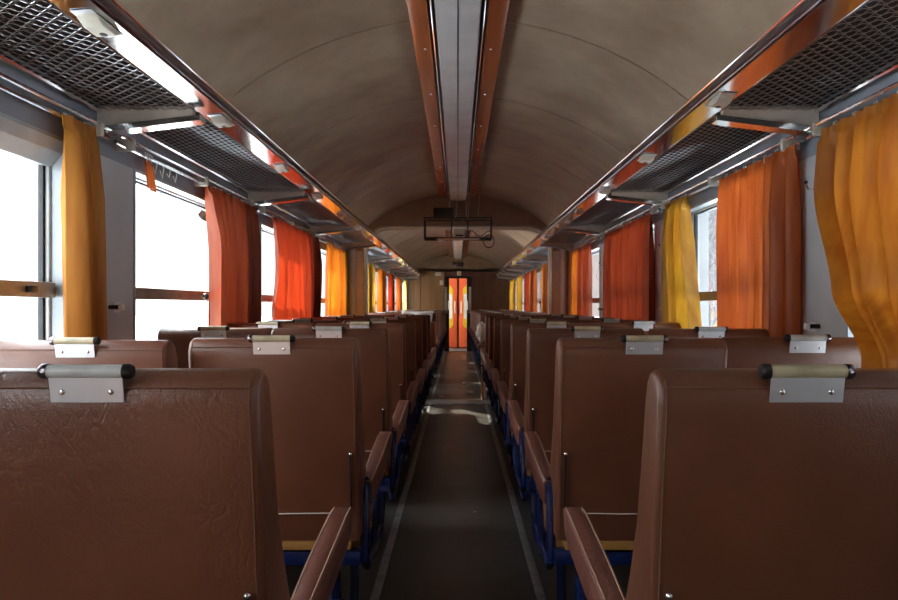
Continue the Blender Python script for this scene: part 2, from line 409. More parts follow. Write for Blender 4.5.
# walls with window openings
wn = 0
for side, nm in ((-1, 'left'), (1, 'right')):
    mb = MB()
    X0, X1 = (W, W + .17)
    def bx(ya, yb, za, zb, m=mb):
        if yb - ya < .002: return
        lo, hi = (X0, ya, za), (X1, yb, zb)
        if side < 0: lo, hi = (-X1, ya, za), (-X0, yb, zb)
        m.box(lo, hi)
    bx(Y0, Y1, 0, ZS)
    prev = Y0
    for b in BAYS:
        a, c = opening(b); bx(prev, a, ZS, ZT); prev = c
    bx(prev, Y1, ZS, ZT)
    wl = struct(mb.build('wall_' + nm, M['wall'], smooth=False))
    mb = MB(); bx(Y0, Y1, ZT, EYE + .80, mb)
    mb.build('header_panel', M['wallhead'], wl, smooth=False)
    # panel joints on the pillars and a waist moulding
    mb = MB()
    for b in BAYS[1:]:
        for dy in ((-.05,) if side < 0 else ()):
            y = b[0] + dy
            if side > 0: mb.box((W - .004, y, ZS), (W + .001, y + .012, ZT))
            else: mb.box((-W - .001, y, ZS), (-W + .004, y + .012, ZT))
    if side < 0: mb.build('joint_strip', M['rubber'], wl, smooth=False)
    struct(MB().box((side * W - (.012 if side > 0 else 0), Y0, 0), (side * W + (.012 if side < 0 else 0), Y1, .10)).build('baseboard_' + nm, M['strip'], smooth=False))
    # windows
    for b in BAYS:
        wn += 1
        a, c = opening(b)
        w = struct(empty('window_%d' % wn, (side * W, (a + c) / 2, ZS)))
        h = (c - a) / 2; H = ZT - ZS
        s = side
        def lb(x0, x1): return (min(s * x0, s * x1), max(s * x0, s * x1))
        fr = MB()
        t = .012
        x0, x1 = lb(-.006, .07)
        ln = MB()
        ln.box((x0, -h, 0), (x1, -h + t, H)); ln.box((x0, h - t, 0), (x1, h, H)); ln.box((x0, -h + t, 0), (x1, h - t, t)); ln.box((x0, -h + t, H - t), (x1, h - t, H))
        ln.build('window_lining', M['lining'], w, smooth=False)
        x0, x1 = lb(.055, .105)
        t = .024
        fr.box((x0, -h, 0), (x1, -h + t, H), .006); fr.box((x0, h - t, 0), (x1, h, H), .006)
        fr.box((x0, -h + t, 0), (x1, h - t, t), .006); fr.box((x0, -h + t, H - .020), (x1, h - t, H), .002)
        fr.build('window_frame', M['frame'], w)
        if b[0] == .81:
            MB().prism([(s * -.006, H - .012), (s * .075, H - .012), (s * .075, H - .095), (s * .055, H - .095), (s * .015, H - .05)], 'y', -h + .012, h - .012).build('head_cove', M['lining'], w, smooth=False)
        g = MB(); x0, x1 = lb(.070, .088); q = t + .014
        g.box((x0, -h + t, t), (x1, -h + q, H - .02)); g.box((x0, h - q, t), (x1, h - t, H - .02))
        g.box((x0, -h + q, t), (x1, h - q, q)); g.box((x0, -h + q, H - .027), (x1, h - q, H - .020))
        g.build('gasket', M['rubber'], w)
        br = MB(); x0, x1 = lb(.030, .088); zb = EYE + .03 - ZS
        br.box((x0, -h + t, zb), (x1, h - t, zb + .055), .005)
        sb = br.build('sash_bar', M['bar'], w)
        x0, x1 = lb(.016, .032)
        MB().box((x0, h - .20, zb + .015), (x1, h - .155, zb + .04), .004).build('sash_lock', M['black'], sb)
        x0, x1 = lb(.076, .081)
        MB().box((x0, -h + t, zb + .055), (x1, h - t, H - .02)).build('upper_pane', M['glass'], w, smooth=False)
        MB().box((x0, -h + t, t), (x1, h - t, zb)).build('lower_pane', M['glass'], w, smooth=False)

# rear wall behind the camera and end wall with doorway
def arch_poly(x0, x1, zb, n=24, z_lim=None):
    xs = [x1 + (x0 - x1) * i / n for i in range(n + 1)]
    return [(x0, zb), (x1, zb)] + [(x, zc(x)) for x in xs]
struct(MB().prism(arch_poly(-W, W, 0), 'y', Y0 - .08, Y0).build('wall_back', M['walnut'], smooth=False))
DH = EYE + .765   # door head
we = empty('wall_front', (0, 0, 0)); struct(we)
ZL = EYE + 1.00
MB().box((-W, Y1, 0), (-.36, Y1 + .06, ZL)).build('left_panel', M['walnut'], we, smooth=False)  # lighter tone than the right panel stands in for sunlight
MB().box((.36, Y1, 0), (W, Y1 + .06, ZL)).build('right_panel', M['mahog'], we, smooth=False)
MB().box((-.36, Y1, DH), (.36, Y1 + .06, ZL)).build('header_panel', M['mahog'], we, smooth=False)
MB().prism(arch_poly(-1.19, 1.19, ZL), 'y', Y1 - .01, Y1 + .06).build('arch_panel', M['ceil'], we, smooth=False)
mb = MB()
for x in (-1.0, -.36, .36, .50): mb.box((x - .012, Y1 - .008, 0), (x + .012, Y1, ZL))
mb.box((-W, Y1 - .012, ZL - .02), (W, Y1 - .01, ZL))
mb.build('cover_strip', M['mahog'], we, smooth=False)
mb = MB()
mb.box((.60, Y1 - .012, EYE - .1), (.96, Y1, EYE + .5), .004)
mb.build('access_hatch', M['mahog'], we, smooth=False)
d1 = struct(empty('door_1', (0, Y1, 0)))
mb = MB(); mb.box((-.36, -.02, 0), (-.235, .07, DH), .005); mb.box((.235, -.02, 0), (.36, .07, DH), .005); mb.box((-.36, -.02, DH - .03), (.36, .07, DH + .02), .005)
mb.build('door_frame', M['black'], d1)
for sx in (-1, 1):
    MB().box((sx * .32 - .035 if sx > 0 else sx * .32 - .035, -.035, 1.02), (sx * .32 + .035, -.018, 1.72), .004).build('side_pane', M['frame'], d1)
    MB().tube([(sx * .255, -.05, 1.1), (sx * .255, -.05, 1.35)], .012).build('door_handle', M['alux'], d1)
MB().box((-.235, -.03, 0), (.235, .1, .03), .005).build('door_sill', M['alux'], d1)
# narrow vestibule behind the doorway
YV = 20.0
struct(MB().box((-W, Y1 + .06, -.1), (W, YV + .2, 0)).build('floor_vestibule', M['floor'], smooth=False))
struct(MB().box((-W, Y1 + .06, 2.3), (W, YV + .2, 2.36)).build('ceiling_vestibule', M['ceil'], smooth=False))
mb = MB()
for s in (-1, 1):
    a, b_ = sorted((s * W, s * (W + .06)))
    mb.box((a, Y1 + .06, 0), (b_, YV + .2, .5)); mb.box((a, Y1 + .06, 2.15), (b_, YV + .2, 2.36))
mb.box((-W, YV + .08, 0), (-.62, YV + .16, 2.3)); mb.box((.62, YV + .08, 0), (W, YV + .16, 2.3)); mb.box((-.62, YV + .08, 2.02), (.62, YV + .16, 2.3))
mb.box((-W, YV + .17, 0), (W, YV + .2, 2.36))  # added backing wall, blocks outside light so the leaf gap stays dark
struct(mb.build('wall_vestibule', M['walnut'], smooth=False))
for s, lab in ((-1, 'left'), (1, 'right')):
    dl = tag(empty('folding_door_leaf', (s * .31, YV, 0)), 'orange %s leaf of the folding door seen through the end doorway' % lab, 'door', 'orange folding door leaves')
    MB().box((-.28, 0, .03), (.28, .05, 2.0), .01).build('door_panel', M['doororange'], dl)
    wx = 0
    def rr(cx, cz, w, h, r, n=6):
        pts = []
        for (sx, sz, a0) in ((1, 1, 0), (-1, 1, 90), (-1, -1, 180), (1, -1, 270)):
            for k in range(n + 1):
                a = math.radians(a0 + 90 * k / n)
                pts.append((cx + sx * (w - r) + r * math.cos(a), cz + sz * (h - r) + r * math.sin(a)))
        return pts
    MB().prism(rr(wx, 1.18, .17, .62, .15), 'y', -.012, .001).build('window_surround', M['yellow'], dl, smooth=False)
    MB().prism(rr(wx, 1.20, .145, .36, .06), 'y', -.022, -.010).build('window_pane', M['white'], dl, smooth=False)  # white colour stands in for daylight behind the pane
    MB().tube([(-s * .22, -.05, 1.0), (-s * .22, -.05, 1.35)], .014).build('pull_handle', M['white'], dl)

# partition arch
YP0, YP1 = 8.62, 8.84
pin = empty('partition_arch', (0, 0, 0)); struct(pin)
XI, ZI, RI = 1.157, EYE + .975, .30
def inner_path():
    p = [(XI, 0.0), (XI, ZI - RI)]
    for k in range(1, 11):
        a = PI / 2 * k / 10
        p.append((XI - RI + RI * math.cos(a), ZI - RI + RI * math.sin(a)))
    for i in range(1, 11): p.append(((XI - RI) * (1 - i / 5), ZI))
    for k in range(1, 11):
        a = PI / 2 + PI / 2 * k / 10
        p.append((-(XI - RI) + RI * math.cos(a), ZI - RI + RI * math.sin(a)))
    p += [(-XI, ZI - RI), (-XI, 0.0)]
    return p
ip = inner_path()
def outer_of(p):
    x, z = p
    if z < ZI - RI + 1e-6: return (math.copysign(W, x), z)
    t = x / XI
    xo = math.copysign(min(abs(t) ** .8 * W, W), x)
    return (xo, zc(xo) + .005)
op = [outer_of(p) for p in ip]
mb = MB()
for ya, in ((YP0,), (YP1,)):
    mb.strip([(x, ya, z) for x, z in ip], [(x, ya, z) for x, z in op])
mb.strip([(x, YP0, z) for x, z in ip], [(x, YP1, z) for x, z in ip])
# split pillar / header by material
bm = mb.bm
for f in bm.faces:
    c = f.calc_center_median(); f.material_index = 0 if (c.z < ZI - RI + .02) else 1
mb.build('arch_body', [M['arch'], M['ceil']], pin)
mb = MB(); mb.tube([(x, YP0 - .004, z) for x, z in ip], .016, 8); mb.tube([(x, YP1 + .004, z) for x, z in ip], .016, 8)
mb.build('arch_edging', M['beige'], pin)
for s in (-1, 1):
    mb = MB()
    mb.tube([(s * 1.30, YP0 - .012, 0), (s * 1.30, YP0 - .012, ZI - .12)], .05, 14)
    mb.build('conduit_cover', M['arch'], pin)

# floor trims
for i, s in enumerate((-1, 1)):
    a, b_ = sorted((s * .325, s * .362))
    struct(MB().box((a, Y0, 0), (b_, YP0, .006), .002).build('trim_%d' % (3 + i), M['strip']))
    struct(MB().box((a, YP1 + .2, 0), (b_, Y1, .006), .002).build('trim_%d' % (5 + i), M['strip']))
struct(MB().box((-.62, YP0 - .02, 0), (.62, YP1 + .16, .008), .003).build('trim_7', M['strip']))
# ------------------------------------------------------------------ central ceiling light channels
def light_channel(ya, yb, label):
    t = tag(empty('ceiling_light_channel', (0, ya, 0)), label, 'ceiling light')
    L_ = yb - ya
    zb = EYE + 1.245
    mb = MB()
    prof = [(-.10, zb + .035), (-.092, zb + .008), (-.004, zb), (.004, zb), (.092, zb + .008), (.10, zb + .035), (.10, zb + .10), (-.10, zb + .10)]
    mb.prism(prof, 'y', 0, L_)
    mb.build('metal_cover', M['alu'], t, angle=25)
    mb = MB(); mb.box((-.003, 0, zb - .002), (.003, L_, zb + .002)); mb.build('centre_seam', M['rubber'], t, smooth=False)
    MB().box((-.145, .0, zb + .095), (.145, L_, ZC - .005)).build('recess', M['ceilshade'], t, smooth=False)  # dark colour stands in for the shade in the gap
    for s in (-1, 1):
        mb = MB()
        pr = [(s * .225, zc(.225) - .002), (s * .222, EYE + 1.305), (s * .205, EYE + 1.300), (s * .132, EYE + 1.285), (s * .130, EYE + 1.30), (s * .195, EYE + 1.33), (s * .20, zc(.2) - .002)]
        mb.prism(pr, 'y', 0, L_, .002, 1)
        w_ = mb.build('wood_moulding', M['trimwood'], t, angle=25)
        for y in [k * .75 + .4 for k in range(int(L_ / .75))]: MB().ball((s * .165, y, EYE + 1.293), .008, 8).build('fixing_screw', M['chrome'], w_)
        mb = MB()
        mb.tube([(s * .117, 0, zb + .05), (s * .117, L_, zb + .05)], .004, 8)
        mb.build('cable_conduit', M['chrome'], t)
    return t
light_channel(Y0 + .02, 8.30, 'long metal ceiling channel with red wood mouldings, in front of the partition arch')
light_channel(9.0, Y1 - .02, 'metal ceiling channel beyond the partition arch, leading to the end wall')

# ------------------------------------------------------------------ luggage racks
ZR = EYE + .764
def rack_net(L_, s):
    mb = MB()
    xi, xo = 1.022, 1.40
    nl = 14
    for i in range(nl):
        x = xi + .01 + (xo - xi - .02) * i / (nl - 1)
        mb.tube([(s * x, .01, ZR), (s * x, L_ - .01, ZR)], .0013, 4)
    nc = int(L_ / .024)
    for j in range(nc):
        y = .02 + (L_ - .04) * j / (nc - 1)
        pts = []
        for i in range(2 * nl - 1):
            x = xi + .01 + (xo - xi - .02) * i / (2 * nl - 2)
            k = (i + (1 if j % 2 else 0) * 2) % 4
            pts.append((s * x, y + (.006 if k == 0 else -.006 if k == 2 else 0), ZR + (.004 if k in (1,) else -.004 if k == 3 else 0)))
        mb.tube(pts, .0013, 4)
    return mb
ordn = ['first', 'second', 'third', 'fourth', 'fifth', 'sixth', 'seventh', 'eighth', 'ninth', 'tenth']
RB = [(-1.15, .78)] + [(NEAR[k] + (.0), NEAR[k + 1]) for k in range(1, 4)] + [(6.72, 8.55)]
RB = [(a + .02, b - .02) for a, b in RB]
RF = [(b + .02, min(b + 1.93, Y1 - .04)) for b in FAR]
meshcache = {}
def rack(a, b, s, label):
    t = tag(empty('luggage_rack', (0, a, 0)), label, 'luggage rack', 'luggage racks along the %s wall' % ('left' if s < 0 else 'right'))
    L_ = b - a
    rack_net(L_, s).build('wire_net', M['wire'], t, smooth=False)
    MB().tube([(s * 1.40, 0, ZR), (s * 1.40, L_, ZR)], .012, 8).build('wall_rod', M['chrome'], t)
    MB().tube([(s * 1.028, 0, ZR + .004), (s * 1.028, L_, ZR + .004)], .006, 8).build('front_rod', M['chrome'], t)
    # tapered bracket at the far end
    y0, y1 = L_ - .03, L_
    top = ZR + .012
    web = [(s * 1.034, top - .034), (s * 1.034, top + .004), (s * 1.41, top + .008), (s * 1.41, top - .080), (s * 1.345, top - .076)]
    br = MB().prism(web, 'y', y0, y1, .003, 1).build('bracket', M['bracket'], t)
    fl = [(s * 1.0, top - .056), (s * 1.0, top - .034), (s * 1.345, top - .076), (s * 1.412, top - .080), (s * 1.412, top - .106), (s * 1.345, top - .100)]
    MB().prism(fl, 'y', y0 - .022, y1 + .016, .001, 1).build('bracket_flange', M['mirror'], br)
    return t
for s in (-1, 1):
    sd = 'left' if s < 0 else 'right'
    for i, (a, b) in enumerate(RB):
        lab = ('wire luggage rack over the %s windows, %s bay after the nearest one' % (sd, ordn[i - 1])) if i else 'wire luggage rack overhead at the %s edge, nearest of its row' % sd
        rack(a, b, s, lab)
    for i, (a, b) in enumerate(RF):
        rack(a, b, s, 'wire luggage rack on the %s wall beyond the partition arch, %s bay past it' % (sd, ordn[i]))

for s in (-1, 1):
    sd = 'left' if s < 0 else 'right'
    t = tag(empty('rack_fascia', (0, Y0, 0)), 'polished metal fascia with dark rail along the %s luggage racks' % sd, 'rack fascia', 'rack fascias')
    A, B = Y0 + .02, Y1 - .06
    L_ = B - A
    pr = [(s * 1.022, EYE + .764), (s * .932, EYE + .772), (s * .932, EYE + .780), (s * 1.022, EYE + .772)]
    MB().prism(pr, 'y', .02, L_).build('reflector_band', M['mirror'], t, smooth=False)
    prr = []
    for k in range(9):
        a = -PI / 2 + PI * k / 8
        prr.append((s * (.936 - .012 * math.cos(a)), EYE + .799 + .025 * math.sin(a)))
    prr += [(s * .955, EYE + .824), (s * .955, EYE + .774)]
    MB().prism(prr, 'y', .02, L_).build('edge_rail', M['rail'], t)
    MB().tube([(s * .932, .02, EYE + .825), (s * .932, L_, EYE + .825)], .004, 6).build('edge_bead', M['chrome'], t)

def reading_light(s, y, label):
    n = Vector((-.09 * s, 0, -.996)).normalized(); up = Vector((-.996 * s, 0, .09)).normalized(); fw = Vector((0, 1, 0))
    c = Vector((s * .977, y, EYE + .7665))
    Mx = Matrix((( *fw, 0), ( *up, 0), (*n, 0), (0, 0, 0, 1))).transposed(); Mx.translation = c
    t = tag(empty('reading_light'), label, 'reading light', 'reading lights on the %s rack fascia' % ('left' if s < 0 else 'right'))
    t.matrix_world = Mx @ Matrix.Diagonal((.9, .9, .55, 1))
    poly = [(-.075, .001), (-.065, .012), (-.03, .036), (.045, .036), (.075, .012), (.082, .001)]
    mb = MB()
    bmx = Matrix.Identity(4)
    tb = [(p[0], p[1]) for p in poly]
    mb.prism([(p[0], p[1]) for p in poly], 'y', -.030, .030, .005, 2)   # local x fw, y up, z normal
    o = mb.build('housing', M['beige'], t)
    MB().ball((.03, 0, .036), .014, 12, (1.2, .8, .2)).build('nozzle', M['black'], t)
    MB().box((-.10, -.031, 0), (.10, .031, .003), .001).build('base_plate', M['alux'], t)
    return t
k = 0
for y in [1.90 + .99 * i for i in range(7)] + [9.3 + .98 * i for i in range(9)]:
    pos = ordn[k] if k < 7 else ordn[k - 7]
    reading_light(-1, y, 'beige reading light on the left rack fascia, %s %s' % (pos, 'from the camera' if k < 7 else 'past the partition arch')); k += 1
k = 0
for y in [2.60 + 1.02 * i for i in range(6)] + [9.3 + .98 * i for i in range(9)]:
    pos = ordn[k] if k < 6 else ordn[k - 6]
    reading_light(1, y, 'beige reading light on the right rack fascia, %s %s' % (pos, 'from the camera' if k < 6 else 'past the partition arch')); k += 1

# ------------------------------------------------------------------ curtain rails
ZRL = EYE + .660
def rail_thing(s, a, b, label):
    t = tag(empty('curtain_rail', (s * 1.375, a, ZRL)), label, 'curtain rail', 'curtain rails on the %s wall' % ('left' if s < 0 else 'right'))
    L_ = b - a
    MB().tube([(0, 0, 0), (0, L_, 0)], .009, 8).build('rod', M['chrome'], t)
    MB().tube([(-s * .022, 0, .024), (-s * .022, L_, .024)], .007, 8).build('second_rod', M['chrome'], t)
    for y in (.10, L_ * .5, L_ - .10):
        mb = MB(); a_, b_ = sorted((-s * .032, s * .044)); mb.box((a_, y - .012, -.016), (b_, y + .012, .036), .006)
        mb.build('rail_clip', M['beige'], t)
for s in (-1, 1):
    sd = 'left' if s < 0 else 'right'
    for i, (a, b) in enumerate(BAYS[2:]):
        if i == 0: lab = 'double chrome curtain rail over the %s window beside the camera' % sd
        elif i < 5: lab = 'double chrome curtain rail on the %s wall, %s bay ahead of the camera' % (sd, ordn[i - 1])
        else: lab = 'double chrome curtain rail on the %s wall, %s bay past the partition arch' % (sd, ordn[i - 5])
        rail_thing(s, a + .03, b - .03, lab)

# ------------------------------------------------------------------ curtains
def curtain(s, y0, y1, mat, label, folds=7, amp=.022, zb=.80, shape=None, seed=0, nu=90, nv=36, ztop=None, X=1.375, group=None):
    rnd = random.Random(seed)
    zt = ztop or ZRL - .005
    ph = [rnd.uniform(0, 6.28) for _ in range(4)]
    mb = MB(); bm = mb.bm
    rows = []
    yc, zcn = (y0 + y1) / 2, zt
    for j in range(nv + 1):
        v = j / nv
        row = []
        for i in range(nu + 1):
            u = i / nu
            z = zt + (zb - zt) * v
            uu = u + .015 * math.sin(5 * v + ph[0]) * (u * (1 - u) * 4)
            q_ = math.sin(2 * PI * folds * uu + ph[1]); wob = 1.15 * math.copysign(abs(q_) ** .7, q_) + .45 * math.sin(2 * PI * folds * 1.7 * uu + ph[2] + .8 * v) + .3 * math.sin(2 * PI * folds * .43 * uu + ph[3])
            a = amp * (.55 + .45 * min(1, v * 4))
            if v < .05:   # gathered heading
                wob = .5 * wob + .6 * math.sin(2 * PI * folds * 4 * u)
                a = amp * .55
            x = X + a * .75 * wob - amp * .45
            y = y0 + (y1 - y0) * u + .5 * a * math.cos(2 * PI * folds * uu + ph[1])
            if shape: x, y, z = shape(u, v, x, y, z)
            x = min(x, W - .006) if abs(y) else x
            row.append(bm.verts.new((s * x, y - yc, z)))
        rows.append(row)
    for j in range(nv):
        for i in range(nu):
            bm.faces.new([rows[j][i], rows[j][i + 1], rows[j + 1][i + 1], rows[j + 1][i]])
    t = tag(empty('curtain', (0, yc, 0)), label, 'curtain', group or 'window curtains on the %s side' % ('left' if s < 0 else 'right'))
    c = mb.build('cloth_panel', mat, t, angle=180, recalc=False)
    nh = max(3, int((y1 - y0) / .11))
    for k in range(nh):
        mb = MB()
        y = y0 + (y1 - y0) * (k + .5) / nh - yc
        if shape:
            _, yy, _ = shape((k + .5) / nh, 0, X, y + yc, zt); y = yy - yc
        mb.tube([(s * (X - .01), y, zt - .02), (s * (X - .012), y, zt + .012), (s * X, y, zt + .018)], .0025, 5)
        mb.build('curtain_hook', M['white'], t)
    return t
sm_ = lambda a, b, t: (lambda q: q * q * (3 - 2 * q))(max(0, min(1, (t - a) / (b - a))))

# left side
def L1(u, v, x, y, z):
    c = 2.50; w = 1 + .15 * sm_(.2, .9, v) ; return x, c + (y - c) * w + .03 * v, z
curtain(-1, 2.405, 2.60, M['striped'], 'faded gold curtain gathered between the first and second left windows', 4, .050, .80, L1, 3)
def L2(u, v, x, y, z): return x, y + .10 * (1 - u) * sm_(.0, .35, v) * 1.0 - .05 * (1 - u), z
curtain(-1, 3.80, 4.62, M['brick'], 'red curtain at the far end of the second left window', 7, .044, .80, L2, 5)
def L3(u, v, x, y, z):
    bul = .12 * math.sin(PI * min(1, v * 1.6)) * (1 - u) ** 2
    return x, y + bul - .10 * u ** 3 * sm_(.25, .9, v), z
curtain(-1, 5.12, 6.72, M['red'], 'bright red sunlit curtain across the third left window', 7, .044, .80, L3, 8)
curtain(-1, 7.22, 8.22, M['orange'], 'sunlit orange curtain on the left, just before the partition arch', 6, .04, .80, None, 11)
curtain(-1, 8.24, 8.56, M['gold'], 'narrow yellow curtain touching the left pillar of the partition arch', 4, .026, .80, None, 12)
curtain(-1, 9.05, 9.3, M['pale'], 'pale yellow curtain just past the left pillar of the arch', 4, .02, .80, None, 13, 50, 16)
curtain(-1, 10.5, 11.3, M['gold'], 'yellow curtain on the left wall, first after the arch pillar gap', 6, .026, .80, None, 14, 60, 16)
curtain(-1, 12.0, 13.2, M['orange'], 'bright orange curtain on the left wall well past the arch', 7, .026, .80, None, 15, 60, 16)
curtain(-1, 13.75, 14.75, M['red'], 'small red curtain on the left wall far past the arch', 6, .026, .80, None, 16, 60, 16)
curtain(-1, 15.5, 16.75, M['redor'], 'small vermilion curtain on the left wall near the carriage end', 6, .026, .80, None, 17, 60, 16)
curtain(-1, 17.6, 18.2, M['pale'], 'pale curtain on the left wall beside the end wall', 4, .026, .80, None, 18, 50, 16)
# right side
def R1(u, v, x, y, z):
    # far edge pulled towards the seats, lower corner thrown over the seat top
    k = sm_(.25, .74, v); k2 = sm_(.70, .95, v)
    yy = y - u * (.19 * k + .37 * k2)
    xx = x - (.03 * k + .11 * k2) * (0.35 + .65 * u)
    return xx, yy, z
curtain(1, 1.62, 2.60, M['tan'], 'large ochre curtain at the right edge, its hem thrown over a seat', 7, .042, EYE - .20, R1, 21, 110, 50)
def R2(u, v, x, y, z): return x, y - .03 * v * u, z
curtain(1, 2.84, 3.62, M['redor'], 'wide vermilion curtain with flat pleats on the second right window', 9, .03, .80, R2, 22)
def R3(u, v, x, y, z):
    c = 4.50; w = .52 + .42 * sm_(.05, .95, v); return x - .03 * v * (1 - u), c + (y - c) * w, z
curtain(1, 3.88, 4.50, M['gold'], 'gold curtain gathered at the top beside the clear right window', 3, .052, .80, R3, 23)
curtain(1, 4.92, 6.42, M['deepred'], 'dark red pleated curtain across the third right window', 12, .034, .80, None, 24, 140)
curtain(1, 7.24, 7.92, M['deepred'], 'narrow red curtain on the right, second before the arch pillar', 7, .024, .80, None, 25)
curtain(1, 7.93, 8.56, M['orange'], 'orange curtain touching the right pillar of the partition arch', 6, .024, .80, None, 26)
curtain(1, 10.2, 11.3, M['orange'], 'orange curtain on the right wall, first past the arch', 7, .026, .80, None, 27, 60, 16)
curtain(1, 12.2, 13.3, M['redor'], 'vermilion curtain on the right wall, second past the arch', 6, .026, .80, None, 28, 60, 16)
curtain(1, 13.35, 14.3, M['red'], 'red curtain on the right wall, third past the arch', 6, .026, .80, None, 29, 60, 16)
curtain(1, 15.0, 16.2, M['gold'], 'yellow curtain on the right wall, fourth past the arch', 7, .026, .80, None, 30, 60, 16)
curtain(1, 16.8, 18.3, M['gold'], 'yellow curtain on the right wall next to the end wall', 8, .026, .80, None, 31, 60, 16)
# a leftover scrap of curtain hanging on the second left rail
def SC(u, v, x, y, z): return x, y + .03 * v, z - .02 * u
curtain(-1, 3.06, 3.13, M['redor'], 'torn orange scrap of curtain hanging on the second left rail', 2, .012, ZRL - .13, SC, 40, 16, 10)

# ------------------------------------------------------------------ seats
SW = .515
def make_seat(side, aisle=True):
    """side: which side the aisle lies on (+1 / -1 in x). Faces +y, origin on the floor under the back panel."""
    t = empty('train_seat')
    h = SW / 2
    top = 1.112
    # backrest profile (y,z)
    back = [(.078, .475), (.052, .70), (.028, .90), (.004, 1.05), (.003, 1.075), (.010, 1.095), (.024, 1.108), (.042, top), (.060, 1.106), (.076, 1.09),
            (.088, 1.06), (.115, .95), (.145, .84), (.19, .74), (.255, .62), (.28, .52), (.27, .475)]
    mb = MB().prism(back, 'x', -h, h, .013, 3, sideonly=True)
    bk = mb.build('backrest', M['leather'], t, angle=50)
    for s in (-1, 1):
        MB().tube([(s * (h - .013), y - .0003, z) for y, z in back[:6]], .0016, 5).build('seam_piping', M['thread'], bk)
    MB().tube([(-h + .013, .0030, 1.086), (h - .013, .0030, 1.086)], .0015, 5).build('seam_piping', M['thread'], bk)
    # cushion
    cp = [(.24, .40), (.24, .485), (.28, .505), (.45, .50), (.66, .492), (.70, .475), (.715, .44), (.70, .395), (.40, .385)]
    MB().prism(cp, 'x', -h + .01, h - .01, .02, 3, sideonly=True).build('seat_cushion', M['cushion'], t, angle=60)
    MB().box((-h + .03, .072, .446), (h - .03, .26, .474), .004).build('base_board', M['ply'], t)
    # blue frame
    MB().box((-h + .0, .08, .395), (h - .0, .125, .44), .006).build('cross_beam', M['blue'], t)
    sa = side
    for s in (-1, 1):
        X = s * (h - .10)
        pts = [(X, .20, .36), (X, .22, .10), (X, .24, .05), (X, .30, .025), (X, .55, .025), (X, .61, .05), (X, .63, .10), (X, .64, .40)]
        MB().tube(pts, .017, 8).build('leg', M['blue'], t)
    # side tubes carrying the armrests
    arms = (sa,) if not aisle else (sa,)
    if aisle:
        X = sa * (h + .005)
        zt = .655
        pts = [(X, .13, .40), (X, .15, .60), (X, .18, .632), (X, .55, .655), (X, .595, .63), (X, .615, .58), (X, .615, .42), (X, .58, .37), (X, .18, .36), (X, .13, .40)]
        MB().tube(pts, .015, 8).build('arm_tube', M['blue'], t)
        MB().tube([(X, .38, .36), (X + sa * .008, .38, .50), (X + sa * .008, .40, .64)], .011, 8).build('support_tube', M['blue'], t)
        mbk = MB(); mbk.tube([(X + sa * .0, .60, .50), (X + sa * .028, .60, .50)], .014, 8); mbk.build('clamp_knob', M['blue'], t)
        # padded armrest: tapers towards the back
        def sec(y, zt, xa, xb, th):
            return [(sa * xa, y, zt - .006), (sa * (xa + .006), y, zt), (sa * (xb - .006), y, zt), (sa * xb, y, zt - .006), (sa * (xb - .004), y, zt - th), (sa * (xa + .006), y, zt - th)]
        secs = [sec(.17, .640, h - .012, h + .026, .075), sec(.22, .655, h - .012, h + .034, .085), sec(.40, .685, h - .011, h + .041, .085), sec(.62, .708, h - .010, h + .043, .080), sec(.685, .708, h - .010, h + .043, .060), sec(.70, .697, h - .004, h + .037, .042)]
        bm = bmesh.new()
        rings = [[bm.verts.new(p) for p in q] for q in secs]
        for i in range(len(rings) - 1):
            for k_ in range(6):
                bm.faces.new([rings[i][k_], rings[i][(k_ + 1) % 6], rings[i + 1][(k_ + 1) % 6], rings[i + 1][k_]])
        bm.faces.new(rings[0]); bm.faces.new(rings[-1][::-1])
        m_ = MB(); m_.bm.free(); m_.bm = bm
        ar = m_.build('armrest', M['arm'], t, angle=50)
        for idx in (1, 2): MB().tube([q[idx] for q in secs[:5]], .0016, 5).build('seam_piping', M['seam'], ar)
    # grab handle
    hd = MB().tube([(-.060, -.002, 1.111), (.060, -.002, 1.111)], .0105, 14).build('grab_handle', M['tubegrey'], t)
    for s in (-1, 1):
        MB().tube([(s * .057, -.002, 1.111), (s * .066, -.002, 1.111), (s * .070, -.002, 1.111)], [.012, .012, .009], 14).build('end_cap', M['black' if s == side else 'rail'], hd)
    pl = MB()
    pp = [(-.0050, 1.104), (.0020, 1.064), (.0005, 1.0635), (-.0065, 1.104)]
    pl.prism(pp, 'x', -.056, .056, .001, 1)
    pl.build('mounting_plate', M['alux'], hd, angle=30)
    for s in (-1, 1):
        MB().ball((s * .037, -.0020, 1.080), .0050, 10, (1, .6, 1)).build('screw', M['chrome'], hd)
    # newspaper cord with studs
    pk = MB().tube([(-h + .028, .066, .565), (-.05, .062, .563), (h - .028, .066, .565)], .0022, 5).build('pocket_cord', M['cord'], t)
    for s in (-1, 1):
        X = s * (h - .026)
        MB().tube([(X, .040, .755), (X, .060, .58)], .0035, 6).build('side_strap', M['black'], pk)
        for z, y in ((.755, .042), (.565, .064)):
            MB().ball((X, y - .006, z), .0062, 8).build('stud', M['chrome'], pk)
    return t
proto = {('L', 'aisle'): make_seat(1, True), ('L', 'window'): make_seat(1, False), ('R', 'aisle'): make_seat(-1, True), ('R', 'window'): make_seat(-1, False)}
used = set()
rowsN = [1.062, 2.115, 3.05, 4.0, 4.95, 5.9, 6.85, 7.75]
rowsF = [9.93 + .955 * i for i in range(9)]
dW = {('L', 1): -.13, ('L', 2): .06, ('R', 1): .06, ('R', 2): -.05, ('R', 3): .1, ('L', 4): -.05, ('R', 5): .06, ('L', 6): .07}
tanrows = {('L', 'aisle', 1), ('L', 'aisle', 4), ('L', 'window', 1), ('L', 'window', 2), ('L', 'window', 3), ('L', 'aisle', 3), ('R', 'aisle', 4), ('L', 'window', 5), ('R', 'aisle', 0)}
